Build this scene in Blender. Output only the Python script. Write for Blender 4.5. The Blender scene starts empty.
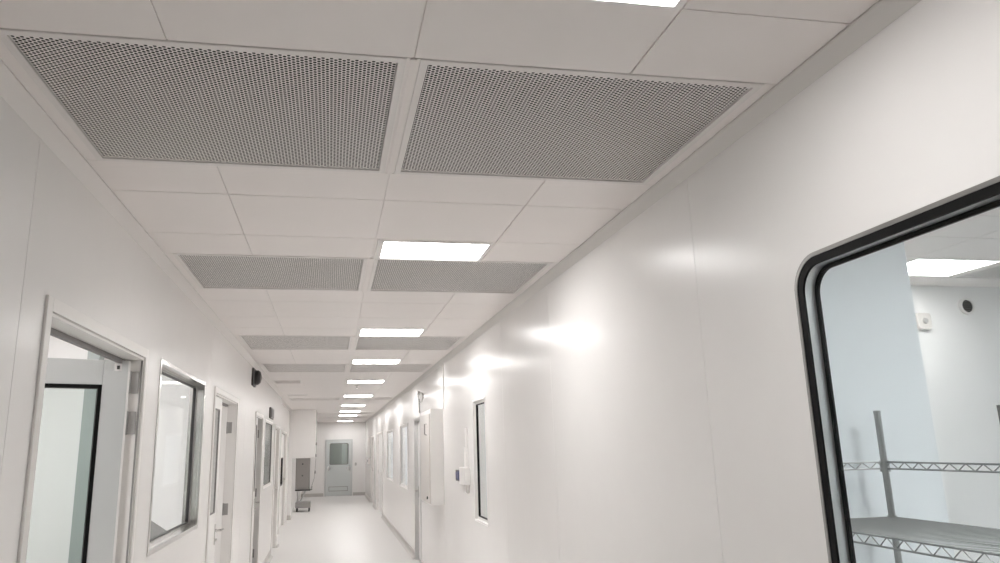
import bpy, math
from mathutils import Vector, Matrix

scn = bpy.context.scene
COL = scn.collection
CAMZ = 1.62          # eye height above the floor
H = 2.62             # ceiling height
XL, XR = -0.90, 1.29 # faces of the corridor walls
YB, YF = -3.0, 27.6  # wall behind the camera, far wall
TW = 0.10            # wall panel thickness
TR = 0.05            # right wall panel thickness

# ------------------------------------------------------------------ materials
def principled(name, col, rough=0.5, metal=0.0, spec=0.5, bump=None, mottled=0.0):
    m = bpy.data.materials.new(name); m.use_nodes = True
    nt = m.node_tree; b = nt.nodes['Principled BSDF']
    b.inputs['Base Color'].default_value = (*col, 1)
    b.inputs['Roughness'].default_value = rough
    b.inputs['Metallic'].default_value = metal
    b.inputs['Specular IOR Level'].default_value = spec
    if mottled or bump:
        tc = nt.nodes.new('ShaderNodeTexCoord')
        nz = nt.nodes.new('ShaderNodeTexNoise')
        nz.inputs['Scale'].default_value = bump[0] if bump else 6.0
        nz.inputs['Detail'].default_value = 3.0
        nt.links.new(tc.outputs['Object'], nz.inputs['Vector'])
        if mottled:
            r = nt.nodes.new('ShaderNodeValToRGB')
            r.color_ramp.elements[0].position = 0.3
            r.color_ramp.elements[1].position = 0.7
            r.color_ramp.elements[0].color = (*[c * (1 - mottled) for c in col], 1)
            r.color_ramp.elements[1].color = (*[min(1, c * (1 + mottled)) for c in col], 1)
            nt.links.new(nz.outputs['Fac'], r.inputs['Fac'])
            nt.links.new(r.outputs['Color'], b.inputs['Base Color'])
        if bump:
            bp = nt.nodes.new('ShaderNodeBump')
            bp.inputs['Strength'].default_value = bump[1]
            bp.inputs['Distance'].default_value = 0.002
            nt.links.new(nz.outputs['Fac'], bp.inputs['Height'])
            nt.links.new(bp.outputs['Normal'], b.inputs['Normal'])
    return m

def emitter(name, col, strength):
    m = bpy.data.materials.new(name); m.use_nodes = True
    nt = m.node_tree; nt.nodes.clear()
    o = nt.nodes.new('ShaderNodeOutputMaterial'); e = nt.nodes.new('ShaderNodeEmission')
    e.inputs['Color'].default_value = (*col, 1); e.inputs['Strength'].default_value = strength
    nt.links.new(e.outputs[0], o.inputs['Surface'])
    return m

def pane_glass(name, tint=(0.97, 0.98, 0.98), base=0.005, rough=0.0):
    """Thin window glass: clear transmission plus a grazing-angle reflection."""
    m = bpy.data.materials.new(name); m.use_nodes = True
    nt = m.node_tree; nt.nodes.clear(); N = nt.nodes.new; L = nt.links.new
    o = N('ShaderNodeOutputMaterial'); mix = N('ShaderNodeMixShader')
    t = N('ShaderNodeBsdfTransparent'); g = N('ShaderNodeBsdfGlossy')
    t.inputs['Color'].default_value = (*tint, 1)
    g.inputs['Roughness'].default_value = rough
    lw = N('ShaderNodeLayerWeight'); lw.inputs['Blend'].default_value = 0.5
    p = N('ShaderNodeMath'); p.operation = 'POWER'; p.inputs[1].default_value = 5.0
    ma = N('ShaderNodeMath'); ma.operation = 'MULTIPLY_ADD'
    ma.inputs[1].default_value = 0.3; ma.inputs[2].default_value = base
    L(lw.outputs['Facing'], p.inputs[0]); L(p.outputs[0], ma.inputs[0]); L(ma.outputs[0], mix.inputs['Fac'])
    L(t.outputs[0], mix.inputs[1]); L(g.outputs[0], mix.inputs[2]); L(mix.outputs[0], o.inputs['Surface'])
    return m

LAMP = (1.0, 0.985, 0.972)
M = dict(
    wall=principled('painted_wall_panel', (0.80, 0.785, 0.772), 0.25, spec=0.12, mottled=0.006),
    ceil=principled('painted_ceiling_panel', (0.80, 0.756, 0.735), 0.30, spec=0.35, mottled=0.006),
    groove=principled('joint_sealant', (0.62, 0.59, 0.57), 0.6),
    cove=principled('aluminium_cove', (0.60, 0.58, 0.56), 0.35, metal=0.15),
    roomwall=principled('cool_cast_room_wall', (0.75, 0.77, 0.785), 0.4),  # bluish cast of the room light put into the wall colour
    whiteroom=principled('white_room_wall', (0.84, 0.835, 0.83), 0.4),
    floor=principled('vinyl_floor', (0.70, 0.688, 0.675), 0.4, spec=0.3, bump=(45, 0.05), mottled=0.012),
    base=principled('coved_baseboard', (0.50, 0.48, 0.46), 0.4),
    frame=principled('painted_door_frame', (0.72, 0.70, 0.68), 0.35),
    trunking=principled('grey_green_casing', (0.36, 0.40, 0.39), 0.45),
    wiredeck=principled('wire_deck', (0.22, 0.22, 0.215), 0.45, metal=0.8),
    seal=principled('grey_seal', (0.22, 0.21, 0.205), 0.5),
    beige=principled('beige_coat', (0.66, 0.63, 0.605), 0.4),
    white=principled('white_powder_coat', (0.80, 0.785, 0.77), 0.35),
    vent=principled('painted_vent_frame', (0.74, 0.71, 0.69), 0.35),
    grille=principled('perforated_sheet', (0.83, 0.80, 0.78), 0.4, metal=0.0),
    filt=principled('filter_cloth', (0.014, 0.013, 0.0125), 0.9),
    lampframe=principled('light_frame', (0.80, 0.78, 0.76), 0.35),
    diff=emitter('lit_diffuser', LAMP, 13.0),
    diff_soft=emitter('lit_soft_diffuser', LAMP, 10.0),
    diff_bright=emitter('lit_bright_diffuser', (1.0, 0.99, 0.985), 25.0),
    diff_dim=emitter('lit_dim_diffuser', (1.0, 0.975, 0.95), 6.5),
    diff_cool=emitter('lit_cool_diffuser', (0.95, 0.985, 1.0), 20.0),
    steel=principled('brushed_steel', (0.70, 0.69, 0.68), 0.18, metal=1.0),
    satin=principled('satin_aluminium', (0.66, 0.66, 0.655), 0.38, metal=0.9),
    hingem=principled('satin_hinge', (0.33, 0.32, 0.31), 0.35, metal=0.7),
    chrome=principled('chromed_wire', (0.36, 0.36, 0.352), 0.34, metal=1.0),
    black=principled('black_gasket', (0.005, 0.005, 0.005), 0.55, spec=0.15),
    dark=principled('dark_plastic', (0.035, 0.033, 0.033), 0.45),
    leafgrey=principled('grey_green_door', (0.56, 0.575, 0.57), 0.38, metal=0.2),
    fardoor=principled('far_door_steel', (0.58, 0.61, 0.605), 0.38, metal=0.2),
    cabinet=principled('stainless_cabinet', (0.26, 0.245, 0.235), 0.4, metal=0.3),
    table=principled('grey_worktop', (0.17, 0.165, 0.16), 0.5),
    store=principled('dark_locker', (0.16, 0.155, 0.15), 0.5),
    shade=principled('grey_blind_cloth', (0.60, 0.59, 0.575), 0.8),
    blue=principled('blue_display', (0.03, 0.05, 0.22), 0.25),
    cable=principled('grey_cable', (0.42, 0.41, 0.40), 0.5),
    glass=pane_glass('clear_pane'),
    tint=pane_glass('green_tinted_pane', (0.80, 0.825, 0.815), 0.006),
)

# ------------------------------------------------------------------ mesh builder
class MB:
    def __init__(s, xf=None): s.v, s.f, s.xf = [], [], xf
    def add(s, vs, fs):
        n = len(s.v)
        s.v += [tuple(s.xf(v)) if s.xf else tuple(v) for v in vs]
        s.f += [tuple(i + n for i in f) for f in fs]
    def box(s, x0, x1, y0, y1, z0, z1):
        vs = [(x, y, z) for z in (z0, z1) for y in (y0, y1) for x in (x0, x1)]
        s.add(vs, [(0, 2, 3, 1), (4, 5, 7, 6), (0, 1, 5, 4), (1, 3, 7, 5), (3, 2, 6, 7), (2, 0, 4, 6)])
        return s
    def quad(s, a, b, c, d): s.add([a, b, c, d], [(0, 1, 2, 3)]); return s
    def prism(s, poly, axis, a, b):
        """poly: 2-D loop in the two axes other than `axis` (in x,y,z order)."""
        def p(q, t):
            q = list(q); q.insert('xyz'.index(axis), t); return q
        n = len(poly)
        s.add([p(q, a) for q in poly] + [p(q, b) for q in poly],
              [tuple(range(n))[::-1], tuple(range(n, 2 * n))] +
              [(i, (i + 1) % n, n + (i + 1) % n, n + i) for i in range(n)])
        return s
    def ring(s, outer, inner, axis, a, b):
        def p(q, t):
            q = list(q); q.insert('xyz'.index(axis), t); return q
        n = len(outer)
        vs = [p(q, t) for t in (a, b) for L in (outer, inner) for q in L]
        fs = []
        for i in range(n):
            j = (i + 1) % n
            fs += [(i, j, n + j, n + i), (2 * n + i, 3 * n + i, 3 * n + j, 2 * n + j),
                   (i, 2 * n + i, 2 * n + j, j), (n + i, n + j, 3 * n + j, 3 * n + i)]
        s.add(vs, fs); return s
    def tube(s, pts, r, seg=8, cap=True):
        pts = [Vector(p) for p in pts]; vs, fs = [], []
        for i, p in enumerate(pts):
            d = (pts[min(i + 1, len(pts) - 1)] - pts[max(i - 1, 0)]).normalized()
            a = d.cross(Vector((0, 0, 1)) if abs(d.z) < 0.9 else Vector((1, 0, 0))).normalized(); b = d.cross(a)
            rr = r[i] if isinstance(r, (list, tuple)) else r
            vs += [p + rr * (math.cos(2 * math.pi * k / seg) * a + math.sin(2 * math.pi * k / seg) * b) for k in range(seg)]
        for i in range(len(pts) - 1):
            for k in range(seg):
                k2 = (k + 1) % seg
                fs.append((i * seg + k, i * seg + k2, (i + 1) * seg + k2, (i + 1) * seg + k))
        if cap:
            fs.append(tuple(range(seg))[::-1]); fs.append(tuple((len(pts) - 1) * seg + k for k in range(seg)))
        s.add(vs, fs); return s
    def build(s, name, mat, parent=None, origin=None, smooth=False, bevel=0.0, fix=True):
        me = bpy.data.meshes.new(name)
        o0 = Vector(origin) if origin is not None else (parent_loc(parent) if parent else Vector((0, 0, 0)))
        me.from_pydata([(v[0] - o0.x, v[1] - o0.y, v[2] - o0.z) for v in s.v], [], s.f)
        if fix:
            import bmesh
            bm = bmesh.new(); bm.from_mesh(me); bmesh.ops.recalc_face_normals(bm, faces=bm.faces); bm.to_mesh(me); bm.free()
        me.materials.append(mat if not isinstance(mat, str) else M[mat])
        if smooth:
            for p in me.polygons: p.use_smooth = True
        o = bpy.data.objects.new(name, me); COL.objects.link(o)
        if parent: o.parent = parent
        elif origin is not None: o.location = o0
        if smooth:
            try:
                me.set_sharp_from_angle(angle=math.radians(35))
            except Exception: pass
        if bevel:
            b = o.modifiers.new('bevel', 'BEVEL'); b.width = bevel; b.segments = 2; b.limit_method = 'ANGLE'
        return o

def parent_loc(o):
    v = Vector((0, 0, 0))
    while o:
        v += o.location; o = o.parent
    return v

def tag(o, label=None, cat=None, group=None, kind=None):
    if label: o['label'] = label
    if cat: o['category'] = cat
    if group: o['group'] = group
    if kind: o['kind'] = kind
    return o

def empty(name, loc, label=None, cat=None, group=None, kind=None):
    o = bpy.data.objects.new(name, None); COL.objects.link(o); o.location = loc; o.empty_display_size = 0.1
    return tag(o, label, cat, group, kind)

def copy_tree(o, parent=None):
    c = o.copy(); COL.objects.link(c)
    if parent: c.parent = parent
    for ch in list(o.children): copy_tree(ch, c)
    return c

def rect(y0, y1, z0, z1): return [(y0, z0), (y1, z0), (y1, z1), (y0, z1)]
def rrect(y0, y1, z0, z1, r, n=10):
    out = []
    for cy, cz, a0 in ((y1 - r, z0 + r, -90), (y1 - r, z1 - r, 0), (y0 + r, z1 - r, 90), (y0 + r, z0 + r, 180)):
        for k in range(n + 1):
            a = math.radians(a0 + 90 * k / n); out.append((cy + r * math.cos(a), cz + r * math.sin(a)))
    return out

# ------------------------------------------------------------------ wall with openings (plane of constant x)
def wall_x(name, x_face, x_back, ylo, yhi, openings, grooves, mat, zhi=2.66, label=None, extra=None):
    mb = MB(); g = 0.0028; dirn = 1 if x_back > x_face else -1
    ys = sorted(set([ylo, yhi] + [v for o in openings for v in o[:2]] + [v for gy in grooves for v in (gy - g / 2, gy + g / 2)]))
    zs = sorted(set([0.0, zhi] + [v for o in openings for v in o[2:4]]))
    for i in range(len(ys) - 1):
        ym = (ys[i] + ys[i + 1]) / 2
        isg = any(abs(ym - gy) < g / 2 for gy in grooves)
        # merge vertical runs of solid cells
        run = None
        for k in range(len(zs) - 1):
            zm = (zs[k] + zs[k + 1]) / 2
            hole = any(o[0] < ym < o[1] and o[2] < zm < o[3] for o in openings)
            if not hole:
                if run is None: run = [zs[k], zs[k + 1]]
                else: run[1] = zs[k + 1]
            if hole or k == len(zs) - 2:
                if run:
                    xf = x_face + dirn * (0.004 if isg else 0)
                    mb.box(min(xf, x_back), max(xf, x_back), ys[i], ys[i + 1], run[0], run[1]); run = None
    if extra: extra(mb)
    o = mb.build(name, mat)
    return tag(o, label, 'wall', kind='structure')

# left wall -------------------------------------------------------------
D1 = (2.49, 3.725, 0.0, 2.075); W1 = (4.08, 5.50, 1.12, 2.11)
D2 = (5.99, 7.39, 0.0, 2.08);  D3 = (9.26, 10.16, 0.0, 2.05)
W2 = (10.62, 11.98, 1.12, 2.06); D4 = (12.52, 13.52, 0.0, 2.0)
wall_x('wall_left', XL, XL - TW, YB, 13.95, [D1, W1, D2, D3, W2, D4], [0.2, 2.27, 5.72, 8.1, 8.95],
       'wall', label='white panel wall on the left with doors and windows')
D5 = (15.7, 17.5, 0.0, 2.0)
wall_x('wall_left_recess', XL - TW, XL - 2 * TW, 13.95, YF, [D5], [14.8, 18.2], 'wall',
       label='set-back stretch of white left wall before the overhead casing')

# right wall ------------------------------------------------------------
BW = (0.15, 1.805, 1.10, 2.115)      # big rounded window
SW = (6.10, 6.655, 0.985, 2.035)
WR2 = (12.55, 13.94, 0.955, 2.04); WR3 = (15.45, 17.18, 0.965, 2.02)
E1 = (10.74, 11.42, 0.0, 2.035); E2 = (18.65, 20.9, 0.0, 2.02); E3 = (22.4, 23.8, 0.0, 1.98)
BR = 0.095
def big_corners(mb):
    y0, y1, z0, z1 = BW
    for cy, cz, sy, sz in ((y1 - BR, z1 - BR, 1, 1), (y0 + BR, z1 - BR, -1, 1), (y1 - BR, z0 + BR, 1, -1), (y0 + BR, z0 + BR, -1, -1)):
        arc = [(cy + sy * BR * math.cos(t), cz + sz * BR * math.sin(t)) for t in [math.pi / 2 * k / 10 for k in range(11)]]
        for k in range(10):
            mb.prism([(cy + sy * BR, cz + sz * BR), arc[k], arc[k + 1]], 'x', XR, XR + TR)
wall_x('wall_right', XR, XR + TR, YB, YF, [BW, SW, WR2, WR3, E1, E2, E3], [2.36, 4.18, 5.45, 8.43, 12.2, 14.7, 18.0, 21.7],
       'wall', label='glossy white panel wall on the right with the rounded window', extra=big_corners)

mb = MB(); mb.box(-1.2, XR + TW, YF, YF + 0.1, 0, 2.66)
FD = (-0.18, 0.81)
tag(mb.build('wall_far', 'wall'), 'white wall at the far end of the corridor around the grey door', 'wall', kind='structure')
mb = MB(); mb.box(-1.1, XR + TW, YB - 0.1, YB, 0, 2.66)
tag(mb.build('wall_back', 'wall'), 'white wall closing the corridor behind the viewer', 'wall', kind='structure')
mb = MB(); mb.box(-4.3, 5.6, YB - 0.1, YF + 0.1, -0.1, 0.0)
tag(mb.build('floor', 'floor'), 'pale grey seamless vinyl floor of the corridor', 'floor', kind='structure')

# ------------------------------------------------------------------ ceiling
lightsY = [(1.05, 1.40), (3.455, 3.775), (6.155, 6.54), (8.345, 8.73), (10.9, 11.32),
           (13.92, 14.36), (17.05, 17.5), (19.7, 20.15), (22.1, 22.55), (26.5, 26.95)]
ventsY = [(1.742, 2.517), (3.808, 4.598), (6.575, 7.45), (8.785, 9.63), (14.6, 15.15), (20.6, 21.2), (23.1, 23.8)]
ventsX = [(-0.793, 0.157), (0.238, 1.187)]
FR = 0.023                       # vent frame border
LX = (0.245, 0.775)              # diffuser width
def ceiling_mesh(name, xs, ys, holes, mat, label, gap=0.004):
    mb = MB()
    for (x0, x1, y0, y1) in holes: pass
    allx = sorted(set(xs)); 
    for i in range(len(xs) - 1):
        for j in range(len(ys) - 1):
            cells = [(xs[i], xs[i + 1], ys[j], ys[j + 1])]
            for h in holes:
                nxt = []
                for c in cells:
                    if h[0] >= c[1] or h[1] <= c[0] or h[2] >= c[3] or h[3] <= c[2]: nxt.append(c); continue
                    if c[0] < h[0]: nxt.append((c[0], h[0], c[2], c[3]))
                    if c[1] > h[1]: nxt.append((h[1], c[1], c[2], c[3]))
                    xa, xb = max(c[0], h[0]), min(c[1], h[1])
                    if c[2] < h[2]: nxt.append((xa, xb, c[2], h[2]))
                    if c[3] > h[3]: nxt.append((xa, xb, h[3], c[3]))
                cells = nxt
            for c in cells:
                if c[1] - c[0] < 0.002 or c[3] - c[2] < 0.002: continue
                e = gap / 2
                a = c[0] + (e if abs(c[0] - xs[i]) < 1e-6 else 0); b = c[1] - (e if abs(c[1] - xs[i + 1]) < 1e-6 else 0)
                p = c[2] + (e if abs(c[2] - ys[j]) < 1e-6 else 0); q = c[3] - (e if abs(c[3] - ys[j + 1]) < 1e-6 else 0)
                if b - a > 0.004 and q - p > 0.004: mb.box(a, b, p, q, H, H + 0.005)
                mb.box(c[0], c[1], c[2], c[3], H + 0.005, H + 0.04)
    x0, x1, y0, y1 = xs[0], xs[-1], ys[0], ys[-1]
    mb.box(x0, x1, y0, y1, H + 0.12, H + 0.16)
    return mb, label
holes = []
for (a, b) in lightsY: holes.append((LX[0] - 0.035, LX[1] + 0.02, a - 0.03, b + 0.012))
for (a, b) in ventsY:
    for (p, q) in ventsX: holes.append((p - FR, q + FR, a - FR, b + FR))
SV = (-0.82, -0.465, 10.9, 11.27)                # small vent on the left
SLt = (-0.78, -0.44, 13.62, 13.85)               # small light on the left
holes.append((SV[0] - 0.015, SV[1] + 0.015, SV[2] - 0.015, SV[3] + 0.015))
holes.append((SLt[0] - 0.015, SLt[1] + 0.015, SLt[2] - 0.015, SLt[3] + 0.015))
rows = [YB, -2.03, -1.4, -0.6, 0.2, 1.0, 1.408, 1.717, 2.542, 2.845, 3.41, 3.785, 4.622, 5.0, 5.6, 6.12, 6.55, 7.475, 7.9, 8.31,
        8.76, 9.655, 10.25, 10.87, 11.34, 12.1, 12.9, 13.85, 14.55, 15.2, 16.0, 16.9, 17.6, 18.4, 19.6, 20.5, 21.3, 21.9, 22.9,
        23.9, 24.8, 25.7, 26.4, 27.2, YF]
mb, lab = ceiling_mesh('ceiling', [-1.0, -0.86, -0.418, 0.1975, 0.80, 1.262, XR], rows, holes, 'ceil', '')
for (a, b) in ventsY[:4]:      # raised centre bar between each pair of vents
    mb.box(0.1885, 0.2065, a - FR, b + FR, H - 0.004, H + 0.005)
o = mb.build('ceiling', 'ceil'); tag(o, 'white panelled ceiling with grilles and square lights', 'ceiling', kind='structure')

# coves between ceiling and walls
def cove(name, x, s, y0, y1, w, h, label, mat='cove'):
    """strip filling the wall/ceiling corner, slightly concave, with a small lip on either edge"""
    prof = [(x, H - h)]
    for k in range(9):
        t = k / 8
        bow = 0.10 * math.sin(math.pi * t)
        px = 0.0005 + (w - 0.0025) * t; pz = h * (1 - t) - bow * 0.02
        prof.append((x - s * px, H - pz - 0.002 + 0.0))
    prof += [(x - s * w, H - 0.006), (x - s * w, H - 0.0005), (x, H - 0.0005)]
    m_ = MB(); m_.prism(prof, 'y', y0, y1)
    return tag(m_.build(name, mat), label, 'cornice', kind='structure')
cove('trim_1', XR, 1, YB, YF, 0.046, 0.040, 'grey cove strip between right wall and ceiling')
cove('trim_2', XL, -1, YB, 13.95, 0.046, 0.042, 'pale cove strip between left wall and ceiling', 'vent')
cove('trim_3', XL - TW, -1, 13.95, 18.7, 0.046, 0.042, 'short cove strip above the set-back left wall', 'vent')

# baseboards
def baseboard(name, x, s, spans, label, hgt=0.10):
    prof = [(x, 0.0005), (x, hgt), (x - s * 0.006, hgt), (x - s * 0.007, 0.045)]
    for k in range(6):
        t = math.radians(15 * (k + 1)); prof.append((x - s * (0.007 + 0.038 * (1 - math.cos(t))), 0.0455 - 0.042 * math.sin(t)))
    prof += [(x - s * 0.045, 0.0005)]
    m_ = MB()
    for a, b in spans: m_.prism(prof, 'y', a, b)
    return tag(m_.build(name, 'base'), label, 'baseboard', kind='structure')
baseboard('baseboard_left', XL, -1, [(YB, D1[0] - .05), (D1[1] + .05, D2[0] - .05), (D2[1] + .05, D3[0] - .05), (D3[1] + .05, D4[0] - .05), (D4[1] + .05, 13.95)],
          'grey coved baseboard along the left wall')
baseboard('baseboard_right', XR, 1, [(YB, E1[0] - .05), (E1[1] + .05, E2[0] - .05), (E2[1] + .05, E3[0] - .05), (E3[1] + .05, YF)],
          'grey coved baseboard along the right wall')
mb = MB(); mb.box(-1.0, FD[0] - .03, YF - .02, YF, 0.0005, .11).box(FD[1] + .03, XR, YF - .02, YF, 0.0005, .11)
tag(mb.build('baseboard_far', 'base', bevel=.004), 'grey baseboard beneath the far wall', 'baseboard', kind='structure')

# ------------------------------------------------------------------ ceiling lights
def make_light(cx, cy, w, d, label, group, b=(0.033, 0.018, 0.028, 0.010), dm='diff'):
    t = empty('ceiling_light', (cx, cy, H), label, 'ceiling light', group)
    x0, x1, y0, y1 = cx - w / 2, cx + w / 2, cy - d / 2, cy + d / 2
    f = MB(); f.ring(rect(x0 - b[0], x1 + b[1], y0 - b[2], y1 + b[3]), rect(x0, x1, y0, y1), 'z', H - 0.003, H + 0.03)
    f.build('light_frame', 'lampframe', t, bevel=.0015)
    g = MB(); g.box(x0 + .0005, x1 - .0005, y0 + .0005, y1 - .0005, H + 0.004, H + 0.010)
    g.build('diffuser', dm, t)
    return t
where = ['cut by the top edge, nearest of the corridor row',
         'touching the second right grille, second of the corridor row', 'third of the corridor row, before the third right grille',
         'fourth of the corridor row, before the fourth right grille', 'fifth of the corridor row, level with the small left grille',
         'sixth of the corridor row, before the short grilles', 'seventh of the corridor row', 'eighth of the corridor row',
         'ninth of the corridor row', 'farthest of the corridor row, above the far door']
for (a, b), w_ in zip(lightsY, where):
    make_light((LX[0] + LX[1]) / 2, (a + b) / 2, LX[1] - LX[0], b - a, 'white glowing ceiling light ' + w_, 'lights along the corridor ceiling', dm='diff_soft' if a < 2 or a > 26 else 'diff')
make_light((SLt[0] + SLt[1]) / 2, (SLt[2] + SLt[3]) / 2, SLt[1] - SLt[0], SLt[3] - SLt[2],
           'small unlit white ceiling light on the left, before the overhead casing', None, (.013, .013, .013, .013), 'white')

# ------------------------------------------------------------------ perforated grilles
GW, GD = 0.949, 0.775
def perforated(w, d, cp=0.0110, hp=0.0126, r=0.0050):
    """sheet with round holes, columns along the corridor, every other column shifted by half a pitch"""
    vs, fs = [], []
    nc = round(w / cp); cp = w / nc; nh = round(d / hp) - 1; hp = (d - .003) / (nh + .5)
    ox = -(nc * cp) / 2; oy = -(nh * hp) / 2 - hp / 4
    hx, hy = cp / 2, hp / 2
    rect8 = [(-hx, -hy), (0, -hy), (hx, -hy), (hx, 0), (hx, hy), (0, hy), (-hx, hy), (-hx, 0)]
    oct8 = [(r * math.cos(math.radians(225 + 45 * k)), r * math.sin(math.radians(225 + 45 * k))) for k in range(8)]
    def q(a, b, c, e):
        n = len(vs); vs.extend([(a, c, 0), (b, c, 0), (b, e, 0), (a, e, 0)]); fs.append((n + 3, n + 2, n + 1, n))
    for i in range(nc):
        cx = ox + (i + .5) * cp; off = (hp / 2 if i % 2 else 0)
        for j in range(nh):
            cy = oy + (j + .5) * hp + off; n = len(vs)
            vs.extend([(cx + a, cy + b, 0) for a, b in rect8]); vs.extend([(cx + a, cy + b, 0) for a, b in oct8]); vs.extend([(cx + a, cy + b, 0.0009) for a, b in oct8])
            for k in range(8):
                k2 = (k + 1) % 8; fs.append((n + 8 + k, n + 8 + k2, n + k2, n + k)); fs.append((n + 16 + k, n + 16 + k2, n + 8 + k2, n + 8 + k))
        q(cx - hx, cx + hx, -d / 2, oy + off); q(cx - hx, cx + hx, oy + off + nh * hp, d / 2)
    q(-w / 2, ox, -d / 2, d / 2); q(ox + nc * cp, w / 2, -d / 2, d / 2)
    return vs, fs
vent0 = None
names = ['nearest', 'second', 'third', 'fourth', 'fifth', 'sixth', 'farthest']
def make_vent():
    t = empty('ceiling_vent', (0, 0, H), 'x', 'vent', 'perforated grilles in pairs along the ceiling')
    f = MB()
    f.ring(rect(-GW / 2 - FR, GW / 2 + FR, -GD / 2 - FR, GD / 2 + FR), rect(-GW / 2, GW / 2, -GD / 2, GD / 2), 'z', -0.003, 0.045)
    f.build('vent_frame', 'vent', t, origin=(0, 0, 0), bevel=.002)
    vs, fs = perforated(GW - .005, GD - .006)
    g = MB(); g.v = [(a, b, c + 0.002) for a, b, c in vs]; g.f = fs
    g.build('perforated_grille', 'grille', t, origin=(0, 0, 0), fix=False)
    b = MB(); b.box(-GW / 2 + .001, GW / 2 - .001, -GD / 2 + .001, GD / 2 - .001, 0.008, 0.044)
    b.build('filter_panel', 'filt', t, origin=(0, 0, 0))
    return t
for i, (a, b) in enumerate(ventsY):
    for k, (p, q) in enumerate(ventsX):
        if vent0 is None: t = vent0 = make_vent()
        else: t = copy_tree(vent0)
        t.location = ((p + q) / 2, (a + b) / 2, H); t.scale = ((q - p) / GW, (b - a) / GD, 1)
        t['label'] = 'perforated grey ceiling grille in white frame, %s on the %s side' % (names[i], ('left', 'right')[k])

# small grille left
t = empty('air_grille', ((SV[0] + SV[1]) / 2, (SV[2] + SV[3]) / 2, H), 'small square grey ceiling grille on the left beyond the large ones', 'vent')
f = MB(); f.ring(rect(SV[0] - .013, SV[1] + .013, SV[2] - .013, SV[3] + .013), rect(*SV), 'z', H - .004, H + .04); f.build('vent_frame', 'vent', t)
f = MB()
for k in range(9):
    y = SV[2] + .02 + k * (SV[3] - SV[2] - .04) / 8
    f.prism([(y - .012, H + .004), (y - .009, H + .002), (y + .012, H + .020), (y + .009, H + .022)], 'x', SV[0], SV[1])
f.build('slats', 'grille', t)
f = MB(); f.box(*SV, H + .03, H + .038); f.build('backing', 'filt', t)

# ------------------------------------------------------------------ doors
def trim_ring(o, w, face, back):
    """door surround: jamb and head boards as a U, in the wall plane"""
    y0, y1, z0, z1 = o
    f = MB()
    for a, b in ((y0 - w, y0), (y1, y1 + w)): f.box(min(face, back), max(face, back), a, b, 0.0, z1 + w)
    f.box(min(face, back), max(face, back), y0, y1, z1, z1 + w)
    return f

def leaf_xf(hx, hy, ang):
    """local (u along the leaf from the hinge, t through it, z) -> world"""
    d = (math.cos(ang), math.sin(ang)); n = (-d[1], d[0])
    return lambda v: (hx + d[0] * v[0] + n[0] * v[1], hy + d[1] * v[0] + n[1] * v[1], v[2])

def lever(parent, xf, u, t, z, sgn, mat='steel'):
    """rosette, neck and lever handle on the face t of a leaf, lever running along sgn*u"""
    s = 1 if t > 0 else -1
    m_ = MB(xf); m_.box(u - .018, u + .018, min(t, t + s * .008), max(t, t + s * .008), z - .11, z + .05)
    m_.tube([(u, t + s * .005, z), (u, t + s * .05, z)], .010, 10)
    m_.tube([(u, t + s * .048, z), (u + sgn * .03, t + s * .052, z), (u + sgn * .12, t + s * .050, z - .004)], .009, 10)
    m_.tube([(u, t + s * .006, z - .075), (u, t + s * .022, z - .075)], .011, 10)
    return m_.build('lever_handle', mat, parent, smooth=True)

def door_root(n, o, x, label):
    return tag(empty('door_%d' % n, (x, (o[0] + o[1]) / 2, 0)), label, 'door', kind='structure')

def door_frame(root, o, face, back, w=.045, proud=.010, mat='frame'):
    s = 1 if face > back else -1
    f = trim_ring(o, w, face + s * proud, face + s * 0.0005)
    y0, y1, z0, z1 = o; lo, hi = min(face, back), max(face, back)     # lining of the opening
    f.box(lo, hi, y0, y0 + .012, 0, z1).box(lo, hi, y1 - .012, y1, 0, z1).box(lo, hi, y0 + .012, y1 - .012, z1 - .012, z1)
    st = back + s * .02                                              # stop bead near the back
    fr = f.build('door_frame', mat, root, bevel=.002)
    f = MB(); f.box(min(back, st), max(back, st), y0 + .012, y0 + .026, 0, z1 - .012).box(min(back, st), max(back, st), y0 + .026, y1 - .012, z1 - .032, z1 - .012)
    tag(f.build('door_seal', 'seal', fr), 'grey rubber seal'); return fr

def hinge(leaf, hx, hy, z, mat='steel', ang=0.0):
    xf = leaf_xf(hx, hy, ang)
    m_ = MB(xf)
    m_.tube([(0, 0, z - .055), (0, 0, z + .055)], .009, 10)
    m_.box(.002, .044, -.0035, .0005, z - .052, z + .052)
    for dz in (-.035, 0, .035):
        m_.tube([(.028 + abs(dz) * .2, -.0035, z + dz), (.028 + abs(dz) * .2, -.0055, z + dz)], .0045, 8)
    return m_.build('hinge', mat, leaf, smooth=True)

# door 1: wide glazed grey leaf, swung into the room on the left
r1 = door_root(1, D1, XL, 'open grey door with black-edged glass, nearest on the left wall')
door_frame(r1, D1, XL, XL - TW)
HX, HY = -0.952, 3.700
a1 = math.atan2(-.36, -.93)
xf = leaf_xf(HX, HY, a1)
LW, LT = 1.16, .024       # leaf width, half thickness
ZT = 2.055                # leaf top
gl = (0.118, LW - .118, 0.13, ZT - .116)
lb = MB(xf)
lb.box(.012, gl[0], -LT, LT, .008, ZT).box(gl[1], LW, -LT, LT, .008, ZT)
lb.box(gl[0] + .001, gl[1] - .001, -LT, LT, gl[3], ZT).box(gl[0] + .001, gl[1] - .001, -LT, LT, .008, gl[2])
leaf = lb.build('door_leaf', 'leafgrey', r1, bevel=.0015)
gk = MB(xf)
gk.ring(rect(gl[0], gl[1], gl[2], gl[3]), rect(gl[0] + .017, gl[1] - .017, gl[2] + .017, gl[3] - .017), 'y', -LT - .002, LT + .002)
gk.build('gasket', 'black', leaf)
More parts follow.
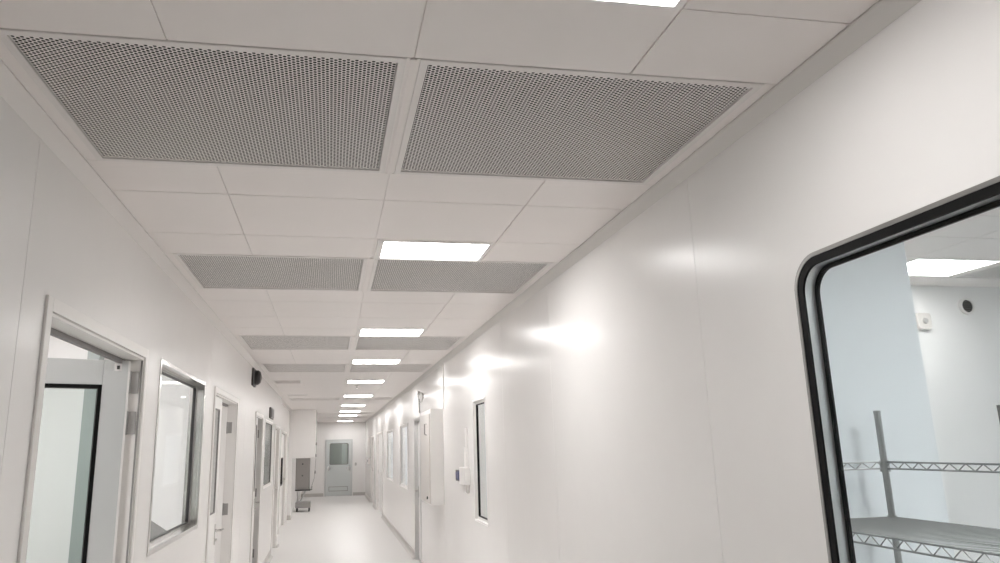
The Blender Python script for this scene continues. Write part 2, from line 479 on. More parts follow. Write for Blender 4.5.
g = MB(xf); g.box(gl[0] + .016, gl[1] - .016, -.004, .004, gl[2] + .016, gl[3] - .016); g.build('glass_pane', 'tint', leaf)
# hinge side t sign: the side facing the corridor viewer is +t
for z in (1.955, 1.765, .9, .25): hinge(leaf, HX - .004, D1[1] - .0135, z, 'hingem')
jl = MB(); jl.box(-.908, -.900, D1[1] - .0145, D1[1] - .0119, 0, 2.06); jl.build('door_seal', 'seal', r1)
edge = MB(xf); edge.box(.002, .012, -LT + .004, LT - .004, .01, ZT); edge.build('edge_strip', 'white', leaf)
pl = MB(xf)
pl.box(.040, .072, LT, LT + .004, 2.005, 2.040); tag(pl.build('contact_plate', 'white', leaf, bevel=.002), 'white contact plate')
pl = MB(xf); pl.box(.049, .062, LT + .004, LT + .010, 2.012, 2.030); tag(pl.build('contact_button', 'dark', leaf, bevel=.002), 'dark contact button')
lever(leaf, xf, LW - .06, LT, 1.02, -1)

# double doors on the left wall
def double_door(n, o, label, split, vis, open_deg, glassmat='glass', far='white'):
    r = door_root(n, o, XL, label); door_frame(r, o, XL, XL - TW)
    y0, y1, z0, z1 = o
    xf = leaf_xf(XL - .040, y0 + .016, math.pi / 2)                      # near leaf closed; +t points to -x
    w = split - y0 - .016
    v0, v1, vz0, vz1 = vis
    m_ = MB(xf); T = .022
    m_.box(0, v0, -T, T, .01, z1 - .016).box(v1, w, -T, T, .01, z1 - .016).box(v0, v1, -T, T, .01, vz0).box(v0, v1, -T, T, vz1, z1 - .016)
    lf = m_.build('door_leaf', 'white', r, bevel=.0015)
    g = MB(xf); g.ring(rect(v0, v1, vz0, vz1), rect(v0 + .008, v1 - .008, vz0 + .008, vz1 - .008), 'y', -T - .001, -T + .012); tag(g.build('gasket', 'seal', lf), 'grey vision panel seal')
    g = MB(xf); g.box(v0 + .007, v1 - .007, -T + .003, -T + .008, vz0 + .007, vz1 - .007); g.build('glass_pane', glassmat, lf)
    lever(lf, xf, w - .055, -T, 1.0, 1)
    # far leaf swung into the room
    hx, hy = XL - .075, y1 - .020
    xf2 = leaf_xf(hx, hy, math.radians(-90 - open_deg)); w2 = y1 - split - .02
    m_ = MB(xf2); m_.box(.010, w2, -T, T, .01, z1 - .016); lf2 = m_.build('door_leaf', far, r, bevel=.0015)
    for z in (1.85, 1.1, .35): hinge(lf2, hx - .004, y1 - .0135, z, 'hingem')
    lever(lf2, xf2, w2 - .06, T, 1.0, -1)
    return r
double_door(2, D2, 'white double door with vision panel and steel lever, beyond the left window', 6.53, (.05, .42, 1.14, 1.97), 82)
double_door(3, D3, 'white double door with dark vision panel, far leaf darkened as shaded gap, past the black wall siren', 9.74, (.05, .38, 1.14, 1.95), 88, 'tint', 'store')  # far leaf coloured dark to stand for the shaded gap into the room

def single_door(n, o, face, back, label, mat='white', vis=None, lever_end=1, closer=False, frame_mat='frame'):
    """closed leaf in a wall of constant x"""
    r = door_root(n, o, face, label); door_frame(r, o, face, back, mat=frame_mat)
    s = 1 if back > face else -1
    y0, y1, z0, z1 = o
    x0, x1 = face + s * .048, face + s * .090
    m_ = MB(); lo, hi = min(x0, x1), max(x0, x1); a, b, c, d = y0 + .016, y1 - .016, .010, z1 - .016
    if vis:
        v0, v1, vz0, vz1 = vis
        m_.box(lo, hi, a, v0, c, d).box(lo, hi, v1, b, c, d).box(lo, hi, v0, v1, c, vz0).box(lo, hi, v0, v1, vz1, d)
    else: m_.box(lo, hi, a, b, c, d)
    lf = m_.build('door_leaf', mat, r, bevel=.0015)
    if vis:
        g = MB(); g.ring(rect(*vis), rect(v0 + .02, v1 - .02, vz0 + .02, vz1 - .02), 'x', lo - .003, hi + .003); tag(g.build('gasket', 'dark', lf), 'dark vision panel gasket')
        g = MB(); g.box(lo + .015, lo + .021, v0 + .019, v1 - .019, vz0 + .019, vz1 - .019); g.build('glass_pane', 'tint', lf)
    u = (b - .06) if lever_end > 0 else (a + .06)
    # lever on the corridor face
    fx = x0
    m_ = MB(); m_.box(min(fx, fx - s * .008), max(fx, fx - s * .008), u - .018, u + .018, .90, 1.06)
    m_.tube([(fx, u, 1.0), (fx - s * .05, u, 1.0)], .010, 10)
    m_.tube([(fx - s * .048, u, 1.0), (fx - s * .05, u - lever_end * .12, .996)], .009, 10)
    m_.build('lever_handle', 'steel', lf, smooth=True)
    if closer:
        m_ = MB(); m_.box(min(fx, fx - s * .045), max(fx, fx - s * .045), a + .08, a + .34, d - .10, d - .045)
        m_.build('door_closer', 'satin', lf, bevel=.004)
        m_ = MB(); m_.tube([(fx - s * .030, a + .14, d - .045), (fx - s * .10, a + .36, d - .025), (fx - s * .02, a + .60, d - .012)], .007, 8)
        m_.build('closer_arm', 'satin', lf, smooth=True)
    for z in (1.8, 1.0, .25):
        m_ = MB(); e = a if lever_end > 0 else b
        m_.tube([(fx - s * .004, e, z - .05), (fx - s * .004, e, z + .05)], .008, 8); m_.build('hinge', 'steel', lf, smooth=True)
    return r
single_door(4, D4, XL, XL - TW, 'plain white single door at the end of the near left wall', lever_end=1)
single_door(5, D5, XL - TW, XL - 2 * TW, 'door with dark vision panel and lever in the set-back left wall', vis=(16.55, 17.28, .88, 1.48), lever_end=1)
single_door(6, E1, XR, XR + TW, 'narrow steel-framed door just past the white wall cabinet on the right', lever_end=1, frame_mat='satin')
single_door(7, E2, XR, XR + TW, 'wide plain door on the right beyond the two windows', lever_end=-1)
single_door(8, E3, XR, XR + TW, 'plain white door farthest along the right wall', lever_end=-1)

# far door, in the end wall
r9 = tag(empty('door_9', (sum(FD) / 2, YF, 0)), 'grey-green steel door with window at the far end', 'door', kind='structure')
f = MB(); zt = 2.0
for a, b in ((FD[0], FD[0] + .07), (FD[1] - .07, FD[1])): f.box(a, b, YF - .03, YF - .0005, 0, zt)
f.box(FD[0] + .07, FD[1] - .07, YF - .03, YF - .0005, zt - .07, zt); f.build('door_frame', 'leafgrey', r9, bevel=.004)
a, b = FD[0] + .075, FD[1] - .075; yw = YF - .02
wx0, wx1, wz0, wz1 = -.02, .665, 1.10, 1.86
f = MB(); f.box(a, wx0, yw, YF - .001, .01, zt - .075).box(wx1, b, yw, YF - .001, .01, zt - .075).box(wx0, wx1, yw, YF - .001, .01, wz0).box(wx0, wx1, yw, YF - .001, wz1, zt - .075)
lf = f.build('door_leaf', 'fardoor', r9, bevel=.002)
f = MB(); f.ring(rrect(wx0, wx1, wz0, wz1, .05, 5), rrect(wx0 + .022, wx1 - .022, wz0 + .022, wz1 - .022, .035, 5), 'y', yw - .006, YF - .001)
tag(f.build('gasket', 'seal', lf), 'dark window gasket')
f = MB(); f.box(wx0 + .02, wx1 - .02, yw + .002, yw + .008, wz0 + .02, wz1 - .02); f.build('glass_pane', 'tint', lf)
f = MB(); f.box(wx0 + .02, .42, yw + .012, YF - .001, wz0 + .02, wz1 - .02).box(.60, wx1 - .02, yw + .012, YF - .001, wz0 + .02, wz1 - .02); f.build('window_blind', 'shade', lf)
f = MB(); f.box(.42, .60, yw + .012, YF - .001, wz0 + .02, wz1 - .02); f.build('window_backing', 'whiteroom', lf)
f = MB(); f.ring(rect(-.03, .65, .17, .33), rect(-.015, .635, .185, .315), 'y', yw - .006, yw + .001); tag(f.build('kick_plate', 'cabinet', lf), 'grey outlined kick plate')
for xx, s in ((a + .05, 1), (b - .05, -1)):
    f = MB(); f.box(xx - .025, xx + .025, yw - .01, yw, .90, 1.04); f.tube([(xx, yw, .98), (xx, yw - .05, .98), (xx + s * .11, yw - .05, .98)], .011, 8)
    f.build('lever_handle', 'steel', lf, smooth=True)

# ------------------------------------------------------------------ windows
def window(n, o, face, back, label, cat='window', trim=.026, mat='steel', gmat='glass', gd=.07, gask='dark'):
    s = 1 if back > face else -1
    r = tag(empty('window_%d' % n, (face, (o[0] + o[1]) / 2, o[2])), label, cat, kind='structure')
    y0, y1, z0, z1 = o
    f = MB()
    f.ring(rect(y0 - .006, y1 + .006, z0 - .006, z1 + .006), rect(y0 + trim - .006, y1 - trim + .006, z0 + trim - .006, z1 - trim + .006), 'x', face - s * .005, face + s * .012)
    f.ring(rect(y0 + .0005, y1 - .0005, z0 + .0005, z1 - .0005), rect(y0 + .012, y1 - .012, z0 + .012, z1 - .012), 'x', face + s * .012, back)
    f.ring(rect(y0 + .012, y1 - .012, z0 + .012, z1 - .012), rect(y0 + .034, y1 - .034, z0 + .034, z1 - .034), 'x', face + s * (gd - .012), face + s * (gd + .02))
    f.build('window_frame', mat, r, bevel=.002)
    g = MB(); g.ring(rect(y0 + .033, y1 - .033, z0 + .033, z1 - .033), rect(y0 + .041, y1 - .041, z0 + .041, z1 - .041), 'x', face + s * (gd - .008), face + s * (gd + .012)); g.build('gasket', gask, r)
    g = MB(); a, b = sorted((face + s * gd, face + s * (gd + .006))); g.box(a, b, y0 + .034, y1 - .034, z0 + .034, z1 - .034); g.build('glass_pane', gmat, r)
    return r
window(1, W1, XL, XL - TW, 'steel-framed window between the open grey door and the double door', gd=.06)
window(2, W2, XL, XL - TW, 'window with dark lower half beneath the small grey box, left wall', gd=.014, mat='frame', gask='seal')
window(3, SW, XR, XR + TW, 'tall narrow window in the middle of the right wall', gd=.03, mat='white', trim=.02, gask='black')
window(4, WR2, XR, XR + TW, 'window past the wall cabinet on the right, nearer of two', gd=.03, mat='white', gask='satin', trim=.018)
window(5, WR3, XR, XR + TW, 'window farther along the right wall, beyond its twin', gd=.03, mat='white', gask='satin', trim=.018)

# the large rounded double-glazed window
r6 = tag(empty('window_6', (XR, sum(BW[:2]) / 2, BW[2])), 'large round-cornered window with black edging on the right', 'window', kind='structure')
def rr(off): return rrect(BW[0] + off, BW[1] - off, BW[2] + off, BW[3] - off, BR - off * .75, 12)
f = MB(); f.ring(rr(-.004), rr(.007), 'x', XR - .005, XR + .010); f.build('window_trim', 'hingem', r6, smooth=True)
f = MB(); f.ring(rr(.0065), rr(.029), 'x', XR - .003, XR + .004); f.build('outer_gasket', 'black', r6)
f = MB(); f.ring(rr(.0005), rr(.028), 'x', XR + .0045, XR + .034); tag(f.build('spacer', 'satin', r6, smooth=True), 'metal spacer between the panes')
f = MB(); f.ring(rr(.0005), rr(.040), 'x', XR + .034, XR + .042); f.build('inner_gasket', 'black', r6)
f = MB(); f.ring(rr(.0005), rr(.020), 'x', XR + .042, XR + TR + .003); f.build('inner_frame', 'satin', r6, smooth=True)
f = MB(); f.prism(rr(.020), 'x', XR + .0005, XR + .004); f.build('outer_pane', 'glass', r6)
f = MB(); f.prism(rr(.032), 'x', XR + .037, XR + .041); f.build('inner_pane', 'glass', r6)

# ------------------------------------------------------------------ side rooms
def shell(name, boxes, mat, label, cat='wall'):
    m_ = MB()
    for b in boxes: m_.box(*b)
    return tag(m_.build(name, mat), label, cat, kind='structure')
# left bright room (Y .4 - 8.7), dim room (8.8 - 13.9)
shell('wall_left_room', [(-4.1, -4.0, .3, 8.9, 0, 2.66), (-4.0, XL - TW, .3, .4, 0, 2.66), (-4.0, XL - TW, 8.8, 8.9, 0, 2.66),
                         (-4.0, XL - TW, 5.80, 5.90, 0, 2.66), (-1.80, -1.755, 5.775, 5.80, 0, 2.62)], 'whiteroom', 'white walls of the bright room behind the open door')
shell('trim_6', [(-1.757, -1.675, 5.66, 5.775, 0, 2.39)], 'trunking', 'grey-green upright casing inside the bright left room', 'casing')
shell('wall_dim_room', [(-3.0, -2.9, 8.9, 13.95, 0, 2.66), (-2.9, XL - 2 * TW, 13.95, 14.05, 0, 2.66)], 'roomwall', 'walls of the dim room behind the far left window')
mb, _ = ceiling_mesh('c', [-4.1, -3.0, -2.0, -1.0], [.3, 1.5, 2.7, 3.9, 5.1, 5.85, 7.3, 8.9, 10.5, 12.0, 14.05],
                     [(-2.35, -1.75, 1.97, 2.41), (-2.35, -1.75, 4.17, 4.61), (-2.35, -1.75, 7.17, 7.61), (-2.60, -2.00, 11.3, 11.74)], 'ceil', '')
tag(mb.build('ceiling_left_room', 'ceil'), 'panelled ceiling of the rooms on the left', 'ceiling', kind='structure')
for cx, cy, w_ in ((-2.05, 2.19, 'inside the bright left room near its door'), (-2.05, 4.39, 'inside the bright left room behind the steel-framed window'), (-2.05, 7.39, 'inside the left room behind the double door')):
    make_light(cx, cy, .56, .40, 'unseen ceiling light ' + w_, 'lights in the side rooms', (.02, .02, .02, .02), 'diff_bright')  # unseen fixtures, put in bright to whiten the room behind door and window
make_light(-2.30, 11.52, .56, .40, 'unseen ceiling light added to brighten the dim room behind the far left window', 'lights in the side rooms', (.02, .02, .02, .02), 'diff')  # added lamp, lifts the grey seen through the far left window
# recess door backing
shell('wall_closet', [(-1.9, -1.8, 15.3, 17.9, 0, 2.66), (-1.8, -1.1, 15.3, 15.4, 0, 2.66), (-1.8, -1.1, 17.8, 17.9, 0, 2.66), (-1.8, -1.1, 15.4, 17.8, 2.62, 2.66)],
      'shade', 'grey walls of the closet behind the set-back door')

# right shelving room
XP = XR + TR
shell('wall_shelf_room', [(5.2, 5.3, -.8, 4.26, 0, 2.66), (XP, 5.2, -.9, -.8, 0, 2.66)],
      'roomwall', 'pale walls of the shelving room behind the rounded window')
shell('wall_shelf_room_end', [(XP, 5.2, 4.16, 4.26, 0, 2.66)], 'whiteroom', 'white end wall of the shelving room behind sensor and round port')
shell('partition_shelf_room', [(XP, 2.52, 2.74, 2.80, 0, 2.62)], 'roomwall', 'pale partition behind the wire shelf, blue cast of light in its colour', 'partition')
lights_r = [(3.30, 3.85, 3.50, 3.88), (2.1, 2.65, .9, 1.28), (3.9, 4.45, .9, 1.28)]  # second one is unseen, added to light the partition
vr = (3.93, 3.93 + GW, 3.13, 3.13 + GD)
mb, _ = ceiling_mesh('c', [XP, 2.0, 2.7, 3.26, 3.89, 4.5, 5.3], [-.9, .2, .86, 1.32, 2.0, 2.74, 3.08, 3.46, 3.92, 4.26],
                     [(a - .022, b + .022, c - .022, d + .022) for a, b, c, d in lights_r] + [(vr[0] - FR, vr[1] + FR, vr[2] - FR, vr[3] + FR)], 'ceil', '')
tag(mb.build('ceiling_shelf_room', 'ceil'), 'panelled ceiling of the shelving room', 'ceiling', kind='structure')
for (a, b, c, d), w_ in zip(lights_r, ('seen through the rounded window above its partition', 'added unseen above the wire shelf to light the partition', 'deep inside the shelving room, out of the photograph')):
    make_light((a + b) / 2, (c + d) / 2, b - a, d - c, 'unseen ceiling light ' + w_, 'lights in the side rooms', (.02, .02, .02, .02), 'diff_dim' if a == 3.30 else 'diff_cool')
t = copy_tree(vent0); t.location = ((vr[0] + vr[1]) / 2, (vr[2] + vr[3]) / 2, H); t.scale = (1, 1, 1)
t['label'] = 'perforated ceiling grille inside the shelving room, seen through the rounded window'; t['group'] = 'grilles in the side rooms'
# right middle/far rooms
shell('wall_right_room', [(3.4, 3.5, 4.26, YF, 0, 2.66), (XP, 3.4, 9.0, 9.1, 0, 2.66), (XP, 3.4, 17.9, 18.0, 0, 2.66), (XP, 3.4, YF, YF + .1, 0, 2.66)],
      'roomwall', 'pale walls of the rooms behind the right wall')
mb, _ = ceiling_mesh('c', [XP, 2.4, 3.5], [4.26, 5.6, 6.8, 8.0, 9.1, 11.0, 13.0, 15.0, 17.0, 19.0, 22.0, 25.0, YF],
                     [(2.0 - .022, 2.56 + .022, a - .022, a + .4 + .022) for a in (6.3, 13.0, 16.2)], 'ceil', '')
tag(mb.build('ceiling_right_room', 'ceil'), 'panelled ceiling of the rooms on the right', 'ceiling', kind='structure')
for a, w_ in zip((6.3, 13.0, 16.2), ('in the room behind the tall narrow window', 'in the room behind the nearer right window', 'in the room behind the farther right window')):
    make_light(2.28, a + .2, .56, .4, 'unseen ceiling light ' + w_, 'lights in the side rooms', (.02, .02, .02, .02), 'diff_bright')  # unseen fixtures, strong so the glass of these windows reads bright

# ------------------------------------------------------------------ wire shelving rack
SX0, SX1, SY0, SY1 = 1.70, 2.16, 0.95, 2.62
rk = empty('wire_shelf_rack', ((SX0 + SX1) / 2, (SY0 + SY1) / 2, 0), 'chromed wire shelving rack standing behind the rounded window', 'shelving rack')
for x in (SX0, SX1):
    for y in (SY0, SY1):
        p = MB(); p.tube([(x, y, .01), (x, y, 1.725)], .0125, 12)
        p.tube([(x, y, 1.720), (x, y, 1.730)], .0135, 12); p.tube([(x, y, 0.0), (x, y, .012)], .018, 12)
        for k in range(66): p.tube([(x, y, .06 + k * .0254), (x, y, .0615 + k * .0254)], .0132, 10, cap=True)
        p.build('post', 'chrome', rk, smooth=True)
def shelf(z):
    s_ = MB(); rw = .0033
    T, B = z, z - .030
    for zz in (T, B):
        s_.tube([(SX0, SY0, zz), (SX0, SY1, zz)], rw, 6); s_.tube([(SX1, SY0, zz), (SX1, SY1, zz)], rw, 6)
        s_.tube([(SX0, SY0, zz), (SX1, SY0, zz)], rw, 6); s_.tube([(SX0, SY1, zz), (SX1, SY1, zz)], rw, 6)
    n = 24
    for x in (SX0, SX1):
        s_.tube([(x, SY0 + (SY1 - SY0) * k / (2 * n), T if k % 2 else B) for k in range(2 * n + 1)], .0022, 5)
    n = 7
    for y in (SY0, SY1):
        s_.tube([(SX0 + (SX1 - SX0) * k / (2 * n), y, T if k % 2 else B) for k in range(2 * n + 1)], .0022, 5)
    d_ = MB(); n = int((SY1 - SY0) / .0254)
    for k in range(1, n):
        y = SY0 + (SY1 - SY0) * k / n; d_.tube([(SX0, y, T + .002), (SX1, y, T + .002)], .0019, 5)
    for x in (SX0 + .155, SX1 - .155): d_.tube([(x, SY0, T - .003), (x, SY1, T - .003)], .003, 6)
    for x in (SX0, SX1):
        for y in (SY0, SY1): s_.tube([(x, y, B - .012), (x, y, T + .006)], [.019, .0165], 14)
    sh = s_.build('wire_shelf', 'chrome', rk, smooth=True); d_.build('deck_wires', 'wiredeck', sh, smooth=True)
for z in (1.322, .75, .25): shelf(z)
s_ = MB(); T, B = 1.530, 1.505
for zz in (T, B): s_.tube([(SX0, SY1, zz), (SX1, SY1, zz), (SX1, SY0, zz)], .0036, 6)
s_.tube([(SX1, SY0 + (SY1 - SY0) * k / 48, T if k % 2 else B) for k in range(49)], .0026, 5)
s_.tube([(SX0 + (SX1 - SX0) * k / 14, SY1, T if k % 2 else B) for k in range(15)], .0026, 5)
for x, y in ((SX0, SY1), (SX1, SY1), (SX1, SY0)): s_.tube([(x, y, B - .012), (x, y, T + .006)], [.019, .0165], 14)
s_.build('tie_rail', 'chrome', rk, smooth=True)

# wall items in the shelving room
t = empty('wall_sensor', (3.72, 4.16, 2.35), 'small white square sensor on the wall seen through the rounded window', 'sensor')
cz = 2.375
f = MB(); f.prism(rrect(3.815, 3.915, cz - .055, cz + .055, .02, 4), 'y', 4.13, 4.159); f.build('housing', 'beige', t, bevel=.004)
f = MB(); f.tube([(3.865, 4.13, cz), (3.865, 4.118, cz)], [.020, .016], 14); tag(f.build('lens', 'cable', t, smooth=True), 'grey lens')
t = empty('round_wall_vent', (4.22, 4.16, 2.48), 'round dark port with white rim on the wall behind the rounded window', 'wall port')
cx, cz = 4.225, 2.482
f = MB(); R_ = lambda r_: [(cx + r_ * math.cos(2 * math.pi * k / 28), cz + r_ * math.sin(2 * math.pi * k / 28)) for k in range(28)]
f.ring(R_(.058), R_(.043), 'y', 4.14, 4.159); f.build('rim', 'white', t, smooth=True)
f = MB(); f.prism(R_(.0435), 'y', 4.150, 4.1585); tag(f.build('opening', 'dark', t), 'dark centre')
f = MB()
for k in range(-2, 3):
    hw = math.sqrt(.042 ** 2 - (k * .015) ** 2); f.box(cx - hw, cx + hw, 4.144, 4.150, cz + k * .015 - .0025, cz + k * .015 + .0025)
f.build('louvres', 'store', t)
t = empty('wall_frame', (4.43, 4.16, 1.5), 'dark-edged board at the right picture edge behind the rounded window', 'board')
f = MB(); f.ring(rect(4.325, 4.95, 1.35, 1.82), rect(4.34, 4.935, 1.365, 1.805), 'y', 4.14, 4.159); f.build('frame', 'table', t)
f = MB(); f.box(4.339, 4.936, 4.150, 4.1585, 1.364, 1.806); f.build('panel', 'whiteroom', t)

# table in the bright left room
t = empty('sloped_desk', (-1.2, 5.0, 0), 'dark grey sloped desk inside the room, lower corner of steel-framed window', 'desk')
f = MB(); q_ = [(-1.02, 4.35, 1.10), (-1.02, 5.30, 1.10), (-1.23, 5.60, 1.172), (-1.27, 4.35, 1.186)]
f.add(q_ + [(x, y, z - .025) for x, y, z in q_], [(0, 1, 2, 3), (7, 6, 5, 4), (0, 4, 5, 1), (1, 5, 6, 2), (2, 6, 7, 3), (3, 7, 4, 0)])
f.build('desktop', 'table', t, bevel=.003)
for x, y, z in ((-1.05, 4.42, 1.075), (-1.05, 5.22, 1.075), (-1.235, 4.42, 1.145), (-1.215, 5.48, 1.135)):
    f = MB(); f.box(x - .018, x + .018, y - .018, y + .018, 0, z); f.build('leg', 'steel', t)

# lockers in the dim room
for k in range(3):
    y0 = (9.35, 10.8, 13.56)[k]; dx = (0, 0, .44)[k]; ln = (1.25, 1.25, .37)[k]; dw = ln / 3
    t = empty('storage_locker', (-1.75 + dx, y0 + ln / 2, 0), ['dark grey locker behind the double door past the siren', 'dark grey locker in the dim room, middle of three', 'dark grey locker behind the dark-bottomed left window'][k], 'locker', 'lockers in the dim left room')
    f = MB(); f.box(-2.0 + dx, -1.52 + dx, y0, y0 + ln, .06, 1.52); f.box(-1.98 + dx, -1.55 + dx, y0 + .02, y0 + ln - .02, 0, .06); f.build('body', 'store', t, bevel=.004)
    for j in range(3):
        f = MB(); f.box(-1.52 + dx, -1.50 + dx, y0 + .004 + j * dw, y0 + dw + j * dw - .004, .08, 1.505); d_ = f.build('locker_door', 'store', t, bevel=.003)
        f = MB(); yh = y0 + dw * (j + .85); f.tube([(-1.50 + dx, yh, .95), (-1.478 + dx, yh, .96), (-1.478 + dx, yh, 1.08), (-1.50 + dx, yh, 1.09)], .006, 8); f.build('handle', 'steel', d_, smooth=True)

# ------------------------------------------------------------------ overhead casing, pilaster
mb = MB(); mb.box(-1.0, -.36, 18.7, 19.5, 1.44, H - .0005)
tag(mb.build('bulkhead', 'wall', bevel=.004), 'boxed white overhead casing hanging above the grey cabinet', 'casing', kind='structure')
mb = MB(); mb.box(-1.0, -.912, 18.7, 19.5, 0, 1.44)
tag(mb.build('pilaster', 'wall', bevel=.003), 'narrow white pillar carrying the overhead casing', 'pillar', kind='structure')
mb = MB(); mb.box(-1.0, -.905, 18.685, 18.70, 0.0005, .11)
tag(mb.build('baseboard_pilaster', 'base'), 'grey baseboard at the foot of the narrow pillar', 'baseboard', kind='structure')
mb = MB(); mb.box(-.945, -.885, 13.70, 13.957, 0.0005, .17).box(-.99, -.885, 13.957, 13.99, .0005, .17)
tag(mb.build('trim_4', 'vent', bevel=.006), 'pale corner guard at the foot of the left wall end', 'corner guard', kind='structure')

# ------------------------------------------------------------------ trolley and grey cabinet
cy = 21.1
t = empty('trolley', (-.74, cy + .25, 0), 'wheeled trolley carrying the grey cabinet below the casing', 'trolley')
f = MB(); f.box(-.93, -.52, cy - .02, cy + .45, .545, .580); f.tube([(-.53, cy, .565), (-.48, cy, .57), (-.475, cy, .66)], .014, 8); tag(f.build('tray', 'dark', t, bevel=.004), 'dark tray with hooked end')
f = MB(); f.tube([(-.80, cy + .2, .23), (-.64, cy + .2, .55)], .022, 10); f.tube([(-.86, cy + .2, .23), (-.86, cy + .2, .55)], .018, 10); f.build('column', 'satin', t, smooth=True)
f = MB(); f.box(-.91, -.50, cy - .05, cy + .48, .095, .25); f.build('base', 'hingem', t, bevel=.012)
for x in (-.87, -.54):
    for y in (cy, cy + .43):
        f = MB(); f.tube([(x - .018, y, .0465), (x + .018, y, .0465)], .046, 16); f.tube([(x, y, .06), (x, y, .105)], .012, 8); f.build('caster', 'dark', t, smooth=True)
t = empty('equipment_cabinet', (-.74, cy + .2, .58), 'tall grey steel cabinet box standing on the trolley', 'cabinet')
f = MB(); f.box(-.925, -.545, cy, cy + .38, .5805, 1.428); f.build('body', 'cabinet', t, bevel=.006)
f = MB(); f.box(-.90, -.57, cy - .014, cy, .62, 1.40); d_ = f.build('door', 'cabinet', t, bevel=.004)
for z_ in (1.26, .95):
    f = MB(); f.tube([(-.74, cy - .014, z_), (-.74, cy - .03, z_)], .022, 14); f.build('latch', 'dark', d_, smooth=True)

# cable hanging from the casing
f = MB(); xc, yc = -.345, 18.85
path = [(xc, yc, 2.55), (xc, yc, 2.0), (xc + .004, yc, 1.75), (xc, yc - .01, 1.45), (xc - .01, yc - .02, 1.2), (xc - .03, yc - .02, .95), (xc - .10, yc, .72)]
t = empty('hanging_cable', (xc, yc, 1.0), 'thin grey cable hanging down the edge of the overhead casing', 'cable')
f.tube(path, .008, 8); f.build('cord', 'cable', t, smooth=True)
for (x, y, z) in ((xc + .002, yc, 1.78), (xc, yc - .005, 1.50), (xc - .012, yc - .02, 1.10)):
    f = MB(); f.tube([(x, y, z - .035), (x, y, z + .035)], [.018, .013], 10); f.build('plug', 'store', t, smooth=True)

# ------------------------------------------------------------------ things on the walls
# siren on the left wall
t = empty('wall_siren', (XL, 8.75, 2.49), 'black round-fronted siren high on the left wall', 'siren')
f = MB(); f.prism(rrect(8.58, 8.92, 2.36, 2.56, .02, 4), 'x', XL, XL + .022); f.build('back_plate', 'dark', t, bevel=.003)
f = MB(); f.tube([(XL + .022, 8.75, 2.46), (XL + .06, 8.75, 2.46), (XL + .085, 8.75, 2.46), (XL + .098, 8.75, 2.46)], [.085, .085, .065, .02], 24); f.build('horn', 'dark', t, smooth=True)
# small grey box above window 2
t = empty('wall_display_box', (XL, 11.5, 2.19), 'small dark grey box above the dark-bottomed left window', 'box')
f = MB(); f.box(XL, XL + .03, 11.2, 11.75, 2.10, 2.26); f.build('housing', 'store', t, bevel=.006)
f = MB(); f.box(XL + .03, XL + .036, 11.24, 11.71, 2.12, 2.24); tag(f.build('front_panel', 'dark', t, bevel=.002), 'dark front panel')
# controller on the right wall
t = empty('wall_controller', (XR, 7.0, 1.36), 'white control box with blue display left of the tall narrow window', 'controller')
f = MB(); f.prism(rrect(6.86, 7.15, 1.275, 1.435, .012, 4), 'x', XR - .055, XR); f.build('housing', 'white', t, bevel=.006)
f = MB(); f.box(XR - .058, XR, 7.15, 7.34, 1.30, 1.405); m2 = f.build('display_module', 'dark', t, bevel=.003)
f = MB(); f.box(XR - .0565, XR - .006, 7.144, 7.1495, 1.305, 1.40); f.build('display', 'blue', m2)
f = MB(); f.box(XR - .0605, XR - .058, 7.17, 7.32, 1.315, 1.39); f.build('display', 'blue', m2)
f = MB(); f.box(XR - .03, XR, 6.93, 7.0, 1.435, 1.62); f.build('conduit', 'white', t, bevel=.004)
f = MB(); f.box(XR - .022, XR, 6.94, 6.985, 1.62, 1.80); f.build('conduit', 'white', t, bevel=.004)
f = MB(); f.box(XR - .026, XR, 6.92, 7.0, 1.20, 1.275); f.build('cable_gland', 'white', t, bevel=.004)
# white cabinet on the right wall
t = empty('wall_cabinet', (XR, 8.7, 1.0), 'white flat cabinet mounted on the right wall in front of a door', 'cabinet')
f = MB(); f.box(XR - .150, XR, 8.50, 9.38, .985, 2.065); f.build('body', 'white', t, bevel=.004)
f = MB(); f.box(XR - .166, XR - .150, 8.52, 9.36, 1.0, 2.015); d_ = tag(f.build('door', 'beige', t, bevel=.003), 'beige cabinet door')
f = MB(); f.tube([(XR - .166, 8.66, 1.06), (XR - .18, 8.66, 1.06)], .016, 12); f.build('lock', 'dark', d_, smooth=True)
f = MB(); f.tube([(XR - .166, 8.72, 1.90), (XR - .19, 8.72, 1.90), (XR - .19, 8.72, 1.78), (XR - .166, 8.72, 1.77)], .007, 8); f.build('handle', 'hingem', d_, smooth=True)
# vertical wall profile above the cabinet
mb = MB(); mb.box(XR - .012, XR, 8.40, 8.46, 2.07, H - .042)
tag(mb.build('trim_5', 'wall', bevel=.003), 'slim vertical joint strip above the white wall cabinet', 'joint strip', kind='structure')
# cable loop over door
t = empty('cable_loop', (XR, 10.3, 2.3), 'looped grey cable hanging above the door behind the wall cabinet', 'cable')
f = MB(); f.tube([(XR - .012, 10.75, 2.42), (XR - .018, 10.72, 2.30), (XR - .014, 10.70, 2.12)], .011, 8)
pts = [(XR - .035, 10.35 + .26 * math.cos(a_), 2.32 + .065 * math.sin(a_)) for a_ in [math.radians(-150 + 20 * k) for k in range(20)]]
f.tube(pts, .010, 8); f.build('cord', 'cable', t, smooth=True)
f = MB(); f.box(XR - .04, XR, 10.68, 10.78, 2.38, 2.44); f.build('bracket', 'white', t, bevel=.004)
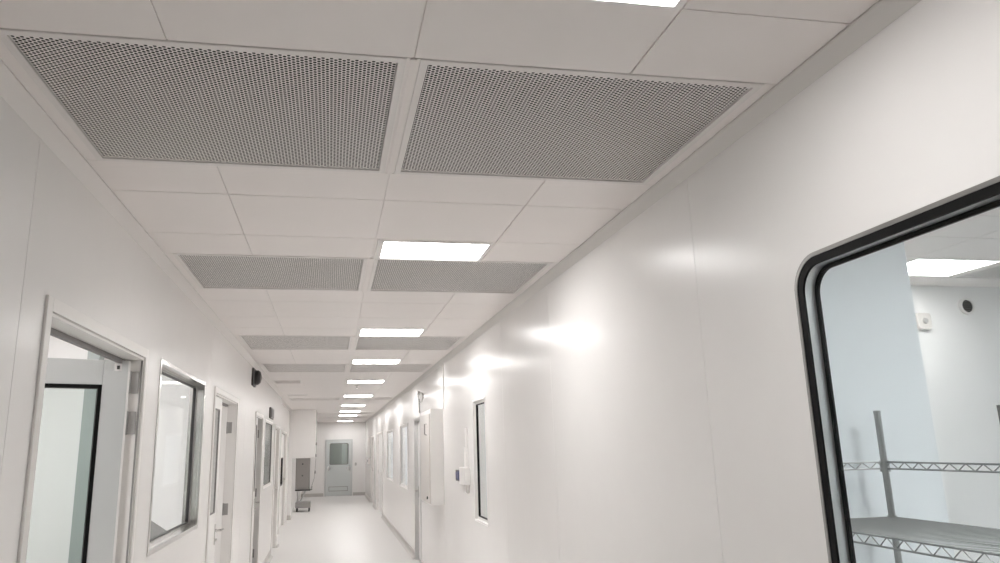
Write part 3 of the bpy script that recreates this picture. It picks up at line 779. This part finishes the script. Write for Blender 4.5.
# alarm box at the far right
t = empty('call_point', (XR, 24.6, 1.3), 'tiny grey call point box near the end of the right wall', 'call point')
f = MB(); f.box(XR - .07, XR + .002, 24.4, 24.8, 1.16, 1.34); f.build('housing', 'vent', t, bevel=.006)
f = MB(); f.box(XR - .075, XR - .07, 24.5, 24.7, 1.21, 1.29); f.build('front', 'dark', t)
t = empty('wall_switch', (.93, YF, 1.1), 'tiny grey switch on the far wall right of the door', 'switch')
f = MB(); f.box(.90, .96, YF - .02, YF, 1.06, 1.15); f.build('plate', 'cabinet', t, bevel=.004)
f = MB(); f.box(.915, .945, YF - .028, YF - .02, 1.085, 1.125); f.build('rocker', 'white', t, bevel=.003)
# sprinkler
t = empty('ceiling_sprinkler', (.40, 11.75, H), 'tiny steel sprinkler head on the ceiling past the fifth light', 'sprinkler')
f = MB(); f.tube([(.40, 11.75, H + .004), (.40, 11.75, H - .008)], .035, 16); f.build('rose', 'steel', t, smooth=True)
f = MB(); f.tube([(.40, 11.75, H - .008), (.40, 11.75, H - .045)], .010, 10); f.tube([(.40, 11.75, H - .045), (.40, 11.75, H - .049)], .022, 14); f.build('nozzle', 'steel', t, smooth=True)

# ------------------------------------------------------------------ camera
cam = bpy.data.cameras.new('camera'); co = bpy.data.objects.new('camera', cam); COL.objects.link(co)
R3 = Matrix(((0.9848900375514241, -0.018987052580821846, -0.17213688090077492),
             (-0.17199357064140194, -0.2234315191132062, -0.9594251236677024),
             (-0.020244149524629017, 0.9745346828620611, -0.22332112821890898)))
R3 = Matrix((R3[0], R3[1], R3[2]))
# the stored rows are world x, y, z of (right, up, back)
co.matrix_world = Matrix.Translation((0, 0, CAMZ)) @ R3.to_4x4()
cam.sensor_width = 36.0; cam.lens = 26.068; cam.shift_x = 0.04; cam.clip_start = 0.02; cam.clip_end = 100
scn.camera = co

w = bpy.data.worlds.new('world'); scn.world = w; w.use_nodes = True
w.node_tree.nodes['Background'].inputs[0].default_value = (0.9, 0.95, 1, 1)
w.node_tree.nodes['Background'].inputs[1].default_value = 0.02

scn.view_settings.view_transform = 'Standard'; scn.view_settings.look = 'None'
scn.view_settings.gamma = 1.0; scn.view_settings.use_curve_mapping = False
scn.view_settings.exposure = 1.08
cy_ = scn.cycles
cy_.use_denoising = True
cy_.max_bounces = 14; cy_.diffuse_bounces = 8; cy_.glossy_bounces = 5; cy_.transparent_max_bounces = 24
cy_.caustics_reflective = False; cy_.sample_clamp_indirect = 6.0
